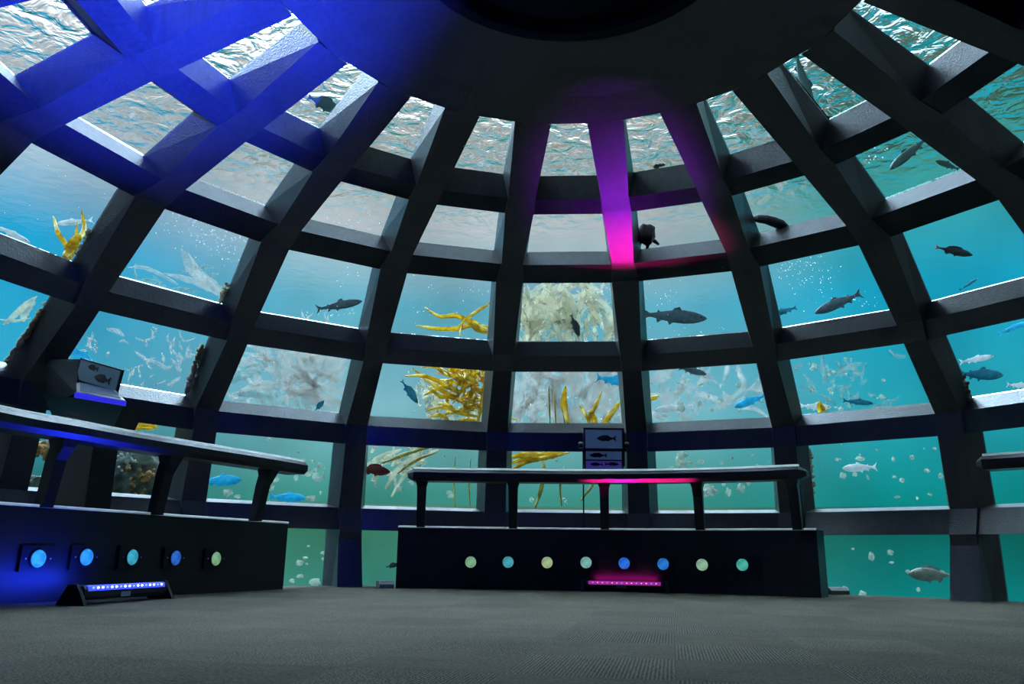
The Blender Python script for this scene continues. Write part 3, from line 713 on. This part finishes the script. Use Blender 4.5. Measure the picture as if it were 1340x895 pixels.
def kelp(label, blades, m, off, group=None, name='kelp', stipe=None, dense=None):
    x0, y0 = blades[0][0][0] if blades else stipe[0]
    t = thing(name, label, 'kelp', at_out(max(2, min(1338, x0)), y0, off), group)
    for i, (pts, w_) in enumerate(blades):
        bm = bmesh.new(); blade_px(bm, pts, w_, off+.1*(i % 3), i*1.7, 'leaf'); recalc(bm); obj('blade', bm, m, t, True)
    if stipe:
        bm = bmesh.new(); c = crv(stipe, 4); d0 = out_depth(*stipe[0], off+.05); tube(bm, [at(p.x, p.y, d0) for p in c], .014, 6); obj('stipe', bm, m, t, True)
    if dense:
        bm = bmesh.new(); r_ = random.Random(dense['seed'])
        for q in range(dense['n']):
            x, y = r_.uniform(*dense['x']), r_.uniform(*dense['y']); L_ = r_.uniform(*dense['len']); a = math.radians(r_.gauss(dense['ang'], dense['dev']))
            pts = [(x, y)]; cur = r_.uniform(-.5, .5)
            for s in range(3):
                a += cur; x += L_/3*math.cos(a); y -= L_/3*math.sin(a); pts.append((x, y))
            blade_px(bm, [(max(3, min(1337, u)), v) for u, v in pts], r_.uniform(*dense['w']), off+r_.uniform(-.1, dense.get('dd', .6)), q, 'leaf', .9)
        recalc(bm); obj('fronds', bm, m, t, True)
    return t
KG = 'kelp growing outside the windows'
kelp('small golden kelp sprig at the far left pane corner', [([(93, 338), (86, 320), (76, 305), (70, 283)], 7), ([(93, 338), (100, 318), (110, 300), (107, 276)], 7), ([(92, 338), (94, 322), (99, 310), (101, 290)], 5), ([(84, 337), (92, 325), (100, 313), (110, 308)], 13), ([(90, 340), (95, 326), (104, 318)], 11)], K_Y, .15, KG)
kelp('golden kelp with spread blades beside the grey salmon pane', [([(645, 395), (625, 407), (610, 418), (598, 430)], 5), ([(645, 437), (625, 432), (612, 420), (596, 413), (575, 414), (555, 402)], 7), ([(645, 428), (615, 426), (600, 430), (570, 430), (545, 426)], 7), ([(640, 434), (620, 424), (608, 415)], 10), ([(606, 424), (603, 432), (602, 440)], 3)], K_Y, .7, KG)
kelp('large golden kelp bush filling the right side of its pane', [([(600, 515), (575, 500), (555, 492), (530, 492)], 6), ([(600, 520), (580, 512), (560, 498), (540, 482)], 6), ([(598, 512), (580, 506), (565, 512), (555, 517)], 6), ([(610, 530), (592, 520), (575, 518), (560, 505)], 6), ([(625, 545), (600, 540), (585, 530), (572, 528)], 6), ([(600, 500), (592, 492), (570, 487)], 5)], K_Y, .55, KG,
     dense=dict(seed=3, n=70, x=(585, 645), y=(488, 560), len=(18, 45), ang=110, dev=45, w=(4, 8)))
kelp('pale clump of kelp below the golden bush', [([(560, 552), (565, 535), (575, 525), (590, 530)], 14)], K_P, 1.1, KG, dense=dict(seed=4, n=26, x=(545, 640), y=(525, 560), len=(16, 34), ang=60, dev=50, w=(7, 14)))
kelp('hazy yellow kelp towering in the middle pane', [([(735, 450), (726, 420), (720, 392), (735, 374)], 13), ([(742, 450), (748, 420), (748, 395), (736, 374)], 11), ([(696, 450), (700, 425), (706, 405), (712, 386)], 16), ([(790, 448), (800, 425), (792, 400), (765, 378)], 12), ([(740, 374), (755, 371), (775, 376), (790, 386)], 10)], K_P, 1.3, KG,
     dense=dict(seed=5, n=90, x=(680, 808), y=(395, 465), len=(25, 60), ang=88, dev=28, w=(6, 13), dd=1.6))
kelp('grey hazy kelp forest behind the middle pane', [([(700, 560), (695, 530), (700, 500), (708, 480)], 16)], K_W, 2.6, KG,
     dense=dict(seed=6, n=110, x=(668, 822), y=(480, 570), len=(30, 70), ang=85, dev=24, w=(7, 16), dd=1.8))
kelp('golden kelp shoots rising over the sill beside the middle display', [([(770, 560), (772, 545), (780, 530), (788, 512)], 6), ([(785, 560), (795, 548), (805, 535), (812, 525)], 8), ([(772, 556), (765, 540), (758, 530)], 5), ([(745, 556), (738, 530), (740, 505)], 9), ([(775, 558), (778, 548), (770, 538)], 8)], K_Y, .5, KG)
kelp('thin grey kelp stalks standing in the middle pane', [([(720, 560), (719, 530), (718, 505)], 2.5), ([(728, 560), (726, 530), (725, 503)], 2.5), ([(740, 560), (738, 540), (740, 515)], 2.5)], K_O, .5, KG)
kelp('golden kelp sweeping under the ring beam in the low middle pane', [([(665, 618), (690, 604), (720, 598), (745, 592)], 7), ([(668, 606), (695, 598), (725, 592), (750, 584)], 8), ([(670, 598), (690, 594), (715, 586)], 9), ([(680, 610), (700, 600), (735, 596)], 5)], K_Y, .35, KG)
kelp('brown kelp strands hanging down in the low middle pane', [([(700, 665), (708, 640), (712, 615), (706, 592)], 6), ([(735, 662), (733, 635), (738, 610)], 3), ([(760, 655), (775, 635), (782, 615)], 4), ([(596, 665), (594, 630), (596, 598)], 2.5), ([(615, 662), (614, 630), (616, 600)], 2.5)], K_O, 1.2, KG)
kelp('pale brown kelp arching behind the red rockfish', [([(505, 640), (520, 615), (545, 600), (575, 588)], 9), ([(512, 650), (530, 622), (560, 604)], 6), ([(480, 610), (500, 598), (525, 588)], 10)], K_P, .9, KG, dense=dict(seed=9, n=24, x=(478, 560), y=(590, 640), len=(18, 40), ang=40, dev=30, w=(5, 10)))
kelp('olive kelp band arching over the left handrail end of the middle parapet', [([(500, 606), (525, 597), (550, 588), (580, 582)], 5), ([(520, 620), (545, 602), (572, 592)], 4)], K_O, .6, KG)
kelp('pale pink swirling kelp across the pane left of the golden bush', [([(470, 540), (420, 520), (380, 480), (320, 462)], 18), ([(300, 520), (340, 505), (390, 510), (440, 540)], 13), ([(450, 480), (420, 495), (400, 520), (410, 545)], 13)], K_W, 1.5, KG,
     dense=dict(seed=11, n=95, x=(335, 465), y=(460, 550), len=(25, 65), ang=125, dev=30, w=(4, 11), dd=1.0))
kelp('grey green kelp low in the swirling kelp pane', [([(300, 500), (330, 485), (350, 478)], 16), ([(310, 515), (340, 518), (375, 530)], 10)], K_G, .9, KG)
kelp('white sweeping kelp fans in the bubbly left pane', [([(305, 390), (275, 370), (250, 352), (238, 325)], 15), ([(300, 392), (262, 372), (240, 364), (215, 358)], 9), ([(290, 385), (268, 362), (254, 345), (246, 330)], 6), ([(232, 372), (208, 358), (188, 350), (168, 350)], 6)], K_W, .9, KG)
kelp('pale hazy kelp behind the white fans', [], K_G, 2.2, KG, stipe=[(180, 372), (176, 352), (178, 344)], dense=dict(seed=12, n=22, x=(165, 300), y=(350, 405), len=(20, 50), ang=150, dev=30, w=(5, 11)))
kelp('pale kelp in the pane beside the crusted edge at the far left', [([(5, 425), (22, 410), (35, 398), (48, 388)], 9), ([(0, 418), (20, 420), (40, 416)], 4), ([(30, 420), (34, 405), (46, 395)], 12)], K_P, .7, KG)
kelp('pinkish grey kelp scraps in the pane above the left display', [([(190, 470), (205, 475), (218, 482), (225, 478)], 6), ([(176, 460), (188, 468), (196, 476)], 5), ([(178, 442), (190, 446), (204, 440)], 3), ([(140, 430), (155, 434), (162, 440)], 7), ([(212, 462), (214, 470), (212, 478)], 4), ([(234, 462), (238, 470), (234, 478)], 4), ([(200, 428), (206, 432), (198, 436)], 3)], K_W, 1.2, KG,
     dense=dict(seed=13, n=60, x=(110, 262), y=(440, 512), len=(6, 20), ang=160, dev=60, w=(2.5, 5.5), dd=1.5))
kelp('yellow stalk slanting behind the left display', [([(85, 478), (92, 462), (99, 448), (103, 436)], 3.2)], K_P, .4, KG)
kelp('pale kelp haze in the pane right of the middle display', [([(850, 500), (865, 490), (880, 482)], 14), ([(862, 540), (880, 520), (900, 505)], 12)], K_W, 1.8, KG,
     dense=dict(seed=14, n=46, x=(852, 1010), y=(485, 560), len=(16, 44), ang=70, dev=45, w=(5, 12), dd=1.6))
kelp('golden kelp tip poking past the rib right of the middle display', [([(846, 524), (855, 521), (862, 518)], 6)], K_Y, .3, KG)
kelp('yellow kelp scrap standing on a sill right of centre', [([(1073, 541), (1073, 533), (1072, 525)], 8), ([(1080, 540), (1077, 534), (1073, 528)], 6)], K_Y, .3, KG)
kelp('faint kelp haze in the wide right pane', [([(1090, 490), (1110, 480), (1130, 475)], 9)], K_G, 1.6, KG, dense=dict(seed=15, n=32, x=(1045, 1190), y=(465, 535), len=(10, 30), ang=150, dev=40, w=(3, 8), dd=1.5))
kelp('orange brown kelp frond above the reef behind the left handrail', [([(160, 566), (172, 556), (190, 553), (206, 560)], 12), ([(168, 570), (182, 558), (200, 562)], 9)], K_Y, .25, KG)
# ---- crusts on the outside of the frame
CR = simple('beige_barnacle_crust', (0.3822, 0.3276, 0.2002), .9, var=.5, scale=30, bump=.6)
CRD = simple('dark_weed_crust', (0.0175, 0.0210, 0.0105), .9, var=.5, scale=30)
def crust(label, a, b, n_, r, m, off=.02, seed=0):
    r_ = random.Random(seed); bm = bmesh.new()
    for q in range(n_):
        u = r_.random(); x, y = a[0]+(b[0]-a[0])*u, a[1]+(b[1]-a[1])*u
        p = at_out(x+r_.gauss(0, 1.2), y+r_.gauss(0, 1.2), off)
        mm = Matrix.Translation(p) @ Matrix.Diagonal((r*r_.uniform(.5, 1.2), r*r_.uniform(.5, 1.2), r*r_.uniform(.5, 1.2), 1))
        bmesh.ops.create_icosphere(bm, subdivisions=1, radius=1, matrix=mm)
    return tag(obj('barnacle_crust', bm, m, None, True), label, 'barnacles')
crust('knobbly beige crust running down the pane edge at the far left', (62, 398), (10, 474), 90, .028, CR, .03, 1)
crust('beige growth down the pane edge right of the left display', (265, 452), (244, 513), 70, .028, CR, .02, 2)
crust('small beige growth at the corner of the bubbly left pane', (296, 372), (289, 396), 22, .025, CR, .02, 3)
crust('reddish growth along the edge of the far left top pane', (118, 300), (100, 335), 20, .02, CR, .02, 4)
crust('yellow brown growth beside the thick rib at the lower right', (1303, 718), (1309, 782), 60, .035, CR, .03, 5)
crust('rusty growth on the pane edge at the right border', (1262, 490), (1268, 524), 26, .02, CR, .02, 6)
crust('brown growth on the left edge of the wide green pane', (1060, 588), (1063, 655), 26, .03, CR, .05, 7)
crust('dark weed tuft at the bottom of the top right rippled pane', (1088, 156), (1079, 156), 8, .03, CRD, .03, 8)
crust('dark weed fringe below the rippled pane near the centre', (850, 219), (866, 215), 12, .02, CRD, .02, 10)
# ---- reef outside the lowest left panes, sea bed
ROCK = simple('reef_rock', (0.0910, 0.1183, 0.0910), .9, var=.6, scale=9, bump=.8)
ROCKO = simple('orange_encrusted_rock', (0.4095, 0.2184, 0.0728), .9, var=.6, scale=12, bump=.8)
ROCKB = simple('blue_sponge', (0.0182, 0.0910, 0.3458), .8, var=.4, scale=9)
WHT = simple('white_coral', (0.4095, 0.4550, 0.3822), .8, var=.3, scale=20)
def lump(bm, c, r, seed, sc=(1, 1, 1), sub=4, amp=.35, fr=1.6):
    g = bmesh.ops.create_icosphere(bm, subdivisions=sub, radius=1, matrix=Matrix.Identity(4))
    for v in g['verts']:
        n_ = v.co.copy(); k_ = 1+amp*noise.noise(n_*fr+Vector((seed, seed*2, 0)))+amp*.6*noise.noise(n_*fr*3+Vector((0, seed, 3)))+amp*.3*noise.noise(n_*fr*8)
        v.co = Vector(c)+Vector((n_.x*sc[0], n_.y*sc[1], n_.z*sc[2]))*r*k_
def rock(label, x, y, off, rpx, seed, m=ROCK, sc=(1, 1, 1), name='reef_rock', cat='rock', extra=None):
    d_ = out_depth(x, y, off); c = at(x, y, d_); r = rpx*d_/F
    t = thing(name, label, cat, c-Vector((0, 0, r*sc[2])))
    bm = bmesh.new(); lump(bm, c, r, seed, sc); obj('boulder', bm, m, t, True)
    for (nm, ex, ey, er, em, es) in extra or []:
        bm = bmesh.new(); r_ = random.Random(seed+es)
        for q in range(26):
            p = at(ex+r_.gauss(0, er), ey+r_.gauss(0, er), d_-r*.9-.02); lump(bm, p, r_.uniform(.012, .035), q, sub=1)
        obj(nm, bm, em, t, True)
    return t
rock('mossy brown reef boulder behind the left handrail, speckled with coral', 175, 622, 1.0, 34, 3, ROCK, (1.15, 1, 1.1), extra=[('coral_growth', 165, 600, 9, WHT, 1), ('coral_growth', 180, 625, 10, ROCKO, 2)])
rock('blue sponge column left of the mossy boulder', 121, 612, .6, 17, 5, ROCKB, (.8, .8, 1.9), name='sponge', cat='sponge', extra=[('white_crust', 128, 600, 6, WHT, 3), ('white_crust', 122, 625, 5, WHT, 4)])
rock('orange and white crusted rock between the first two left rail posts', 62, 585, .6, 10, 7, ROCKO, (2.0, 1, .8), extra=[('white_crust', 70, 580, 6, WHT, 3), ('coral_growth', 56, 590, 5, ROCKO, 4)])
rock('dark low rock in the far left lower pane', 60, 632, 1.2, 16, 9, ROCK, (1.8, 1, .6))
bm = bmesh.new()
bmesh.ops.create_grid(bm, x_segments=60, y_segments=60, size=11, matrix=Matrix.Translation((AX, AY, -1.5)))
for v in bm.verts:
    v.co.z += .25*noise.noise(v.co*.6)+.12*noise.noise(v.co*2)
tag(obj('seabed', bm, simple('sandy_seabed', (.03, .05, .035), .95, var=.4, scale=3, bump=.5), None, True), 'dim sandy bed of the tank outside the dome', 'seabed', kind='stuff')
bm = bmesh.new(); bmesh.ops.create_cone(bm, segments=40, radius1=.93*S, radius2=.93*S, depth=1.3, cap_ends=True, matrix=Matrix.Translation((AX, AY, -.86)))
tag(obj('wall_plinth', bm, M_CONC), kind='structure')
# ---- creatures clinging to the glass
SIL = simple('black_sea_creature_skin', (.012, .012, .012), .7, var=.3)
t = thing('sea_star', 'black sea star clinging to the glass beside the purple lit rib', 'sea star', at_out(848, 310, .03))
bm = bmesh.new(); c = at_out(846, 306, .06); lump(bm, c, .10, 4, (.9, .5, 1.15), 3, .3); obj('body', bm, SIL, t, True)
for pts in ([(850, 312), (856, 315), (862, 320)], [(842, 308), (838, 316), (836, 325)], [(847, 312), (848, 320), (846, 327)]):
    bm = bmesh.new(); tube(bm, [at_out(x, y, .05) for x, y in pts], [.03, .022, .012], 8); obj('arm', bm, SIL, t, True)
t = tag(link('sea_cucumber', bpy.data.meshes.new('sea_cucumber')), 'black curved sea cucumber lying along the lower pane edge', 'sea cucumber')
bm = bmesh.new(); tube(bm, [at_out(x, y, .05) for x, y in [(985, 286), (992, 286), (1003, 287), (1012, 290), (1022, 294), (1032, 300)]], [.02, .04, .045, .05, .05, .03], 10); bm.to_mesh(t.data); bm.free(); t.data.materials.append(SIL)
# ---- bubbles and drifting scraps (nobody could count them)
BUB = simple('bright_air_bubbles', (.98, .98, .98), .1, var=.01, spec=1, trans=.8)
bm = bmesh.new(); r_ = random.Random(21)
def bubbles(n_, cx, cy, sx_, sy_, rr_=(.5, 1.6), off=(.3, 1.5)):
    for q in range(n_):
        x, y = r_.gauss(cx, sx_), r_.gauss(cy, sy_)
        if not (2 < x < 1338 and 2 < y < 780): continue
        d_ = out_depth(x, y, r_.uniform(*off)); p = at(x, y, d_)
        bmesh.ops.create_icosphere(bm, subdivisions=1, radius=r_.uniform(*rr_)*d_/F*(.6), matrix=Matrix.Translation(p))
bubbles(120, 285, 308, 22, 10); bubbles(50, 240, 290, 18, 8); bubbles(25, 295, 330, 12, 12)
bubbles(90, 1060, 360, 22, 16); bubbles(40, 1040, 345, 14, 8); bubbles(20, 1130, 395, 15, 6)
bubbles(30, 870, 385, 14, 12); bubbles(12, 895, 432, 20, 5); bubbles(30, 790, 385, 14, 8); bubbles(25, 550, 395, 22, 20); bubbles(14, 620, 380, 14, 10)
bubbles(40, 435, 408, 18, 4); bubbles(18, 455, 365, 18, 12); bubbles(14, 360, 345, 20, 16); bubbles(20, 1250, 180, 20, 10, (.6, 1.6)); bubbles(14, 1150, 205, 14, 8, (1, 2.2))
bubbles(14, 545, 510, 12, 14); bubbles(14, 770, 530, 30, 16); bubbles(25, 640, 500, 200, 30, (.4, 1)); bubbles(20, 60, 250, 50, 30, (.4, 1)); bubbles(25, 460, 290, 25, 8, (.5, 1.4)); bubbles(12, 350, 225, 10, 12)
obj_b = obj('air_bubbles', bm, BUB, None, True); tag(obj_b, 'tiny bright air bubbles drifting in the water', 'bubbles', kind='stuff')
bm = bmesh.new()
def scraps(n_, x0, x1, y0, y1, rr_=(1.5, 5)):
    for q in range(n_):
        x, y = r_.uniform(x0, x1), r_.uniform(y0, y1); d_ = out_depth(x, y, r_.uniform(.4, 2.2)); p = at(x, y, d_)
        lump(bm, p, r_.uniform(*rr_)*d_/F*1.05, q, (r_.uniform(.6, 1.4), .5, r_.uniform(.5, 1.1)), 3, .45, 1.5)
scraps(26, 862, 1010, 592, 662); scraps(8, 910, 935, 636, 656, (3, 6)); scraps(8, 885, 905, 595, 620, (2, 6)); scraps(20, 1065, 1235, 580, 655, (1.2, 4)); scraps(16, 285, 435, 570, 655, (1.5, 5)); scraps(8, 405, 430, 600, 655, (2, 6))
scraps(12, 482, 620, 595, 660, (1, 4)); scraps(10, 1085, 1235, 715, 780, (1.5, 6)); scraps(12, 378, 430, 710, 765, (1.5, 5)); scraps(22, 1045, 1195, 470, 540, (1, 4)); scraps(16, 860, 1005, 490, 545, (1.5, 5)); scraps(12, 685, 815, 600, 660, (1, 3.5))
M_SCR = simple('pale_drifting_scraps', (.5, .58, .48), .8, var=.3, scale=12, trans=.4); haze_sheer(M_SCR, .45)  # see-through mix stands in for water haze over the scraps
tag(obj('drifting_scraps', bm, M_SCR, None, True), 'pale scraps of weed drifting in the lower panes', 'drifting weed', kind='stuff')


# ------------------------------------------------------------------ water, sky
bm = bmesh.new()
bmesh.ops.create_circle(bm, cap_ends=True, segments=96, radius=90, matrix=Matrix.Translation((AX, AY, 0)))
ws = obj('water_surface', bm, water_surf()); ws.location.z = 5.75
tag(ws, 'rippled underside of the water surface over the dome', 'water', kind='stuff')

w = bpy.data.worlds.new('water_light'); scn.world = w; w.use_nodes = True
nt = w.node_tree; N = nt.nodes; L = nt.links; bg = N['Background']
tc = N.new('ShaderNodeTexCoord'); sx = N.new('ShaderNodeSeparateXYZ'); L.new(tc.outputs['Generated'], sx.inputs[0])
def ramp(stops):
    r = N.new('ShaderNodeValToRGB'); cr = r.color_ramp
    while len(cr.elements) < len(stops): cr.elements.new(.5)
    for e, (p, c) in zip(cr.elements, stops): e.position = p; e.color = (*c, 1)
    return r
def el(d): return (math.sin(math.radians(d))+1)/2
mr = N.new('ShaderNodeMath'); mr.operation = 'MULTIPLY_ADD'; mr.inputs[1].default_value = .5; mr.inputs[2].default_value = .5; L.new(sx.outputs['Z'], mr.inputs[0])
def sky_ramp(cols): return ramp([(el(a), c) for a, c in cols])
B0_, B1_ = 38, 52
mid = sky_ramp([(-80, (.05, .10, .10)), (-45, (.18, .24, .23)), (-30, (.36, .42, .41)), (-23, (.50, .55, .58)), (-17, (.11, .43, .57)), (-10, (.20, .45, .53)),
                (-4, (.045, .27, .23)), (2, (.04, .18, .11)), (7, (.22, .25, .24)), (14, (.36, .38, .36)), (20, (.8, .82, .82)), (B0_, (15, 21, 27)), (B1_, (15, 21, 27)), (60, (.3, .35, .4)), (80, (.05, .07, .08))])
lft = sky_ramp([(-80, (.05, .10, .12)), (-45, (.22, .30, .33)), (-30, (.46, .54, .58)), (-25, (.46, .56, .64)), (-19, (.012, .37, .66)), (-10, (.03, .34, .52)),
                (-4, (.02, .15, .16)), (2, (.03, .14, .10)), (7, (.36, .42, .44)), (14, (.55, .60, .62)), (20, (1.2, 1.25, 1.3)), (B0_, (16, 23, 29)), (B1_, (16, 23, 29)), (60, (.3, .35, .4)), (80, (.05, .07, .08))])
rgt = sky_ramp([(-80, (.01, .04, .03)), (-45, (.03, .10, .08)), (-30, (.06, .24, .19)), (-24, (.05, .34, .32)), (-17, (.008, .35, .54)), (-10, (.02, .36, .46)),
                (-4, (.004, .25, .25)), (2, (.004, .11, .095)), (7, (.02, .07, .05)), (14, (.05, .12, .09)), (20, (.12, .19, .16)), (B0_, (5, 8, 10)), (B1_, (5, 8, 10)), (60, (.12, .15, .16)), (80, (.02, .03, .03))])
for r in (mid, lft, rgt): L.new(mr.outputs[0], r.inputs['Fac'])
# azimuth factor: x / |xy|
hyp = N.new('ShaderNodeMath'); hyp.operation = 'ARCTAN2'; L.new(sx.outputs['X'], hyp.inputs[0]); L.new(sx.outputs['Y'], hyp.inputs[1])
def mrange(a, b):
    n = N.new('ShaderNodeMapRange'); n.interpolation_type = 'SMOOTHSTEP'; n.inputs['From Min'].default_value = a; n.inputs['From Max'].default_value = b; L.new(hyp.outputs[0], n.inputs['Value']); return n
fr_ = mrange(math.radians(8), math.radians(26)); fl_ = mrange(math.radians(-12), math.radians(-34))
m1 = N.new('ShaderNodeMix'); m1.data_type = 'RGBA'; L.new(fr_.outputs[0], m1.inputs[0]); L.new(mid.outputs[0], m1.inputs[6]); L.new(rgt.outputs[0], m1.inputs[7])
m2 = N.new('ShaderNodeMix'); m2.data_type = 'RGBA'; L.new(fl_.outputs[0], m2.inputs[0]); L.new(m1.outputs[2], m2.inputs[6]); L.new(lft.outputs[0], m2.inputs[7])
nz = N.new('ShaderNodeTexNoise'); nz.inputs['Scale'].default_value = 7; nz.inputs['Detail'].default_value = 4; L.new(tc.outputs['Generated'], nz.inputs['Vector'])
m3 = N.new('ShaderNodeMapRange'); m3.inputs['From Min'].default_value = .3; m3.inputs['From Max'].default_value = .7; m3.inputs['To Min'].default_value = .82; m3.inputs['To Max'].default_value = 1.2
L.new(nz.outputs['Fac'], m3.inputs['Value'])
def fade(a0, a1, lo):
    n = mrange(math.radians(a0), math.radians(a1)); n.inputs['To Min'].default_value = 1; n.inputs['To Max'].default_value = lo; return n
bk1, bk2 = fade(48, 82, .01), fade(-78, -112, .01)
bk = N.new('ShaderNodeMath'); bk.operation = 'MULTIPLY'; L.new(bk1.outputs[0], bk.inputs[0]); L.new(bk2.outputs[0], bk.inputs[1])
pr = N.new('ShaderNodeMath'); pr.operation = 'MULTIPLY'; L.new(m3.outputs[0], pr.inputs[0]); L.new(bk.outputs[0], pr.inputs[1])
L.new(m2.outputs[2], bg.inputs['Color']); L.new(pr.outputs[0], bg.inputs['Strength'])
# ------------------------------------------------------------------ view
vs_ = scn.view_settings; vs_.view_transform = 'Standard'; vs_.look = 'None'; vs_.gamma = 1; vs_.use_curve_mapping = False; vs_.exposure = 0
scn.render.film_transparent = False
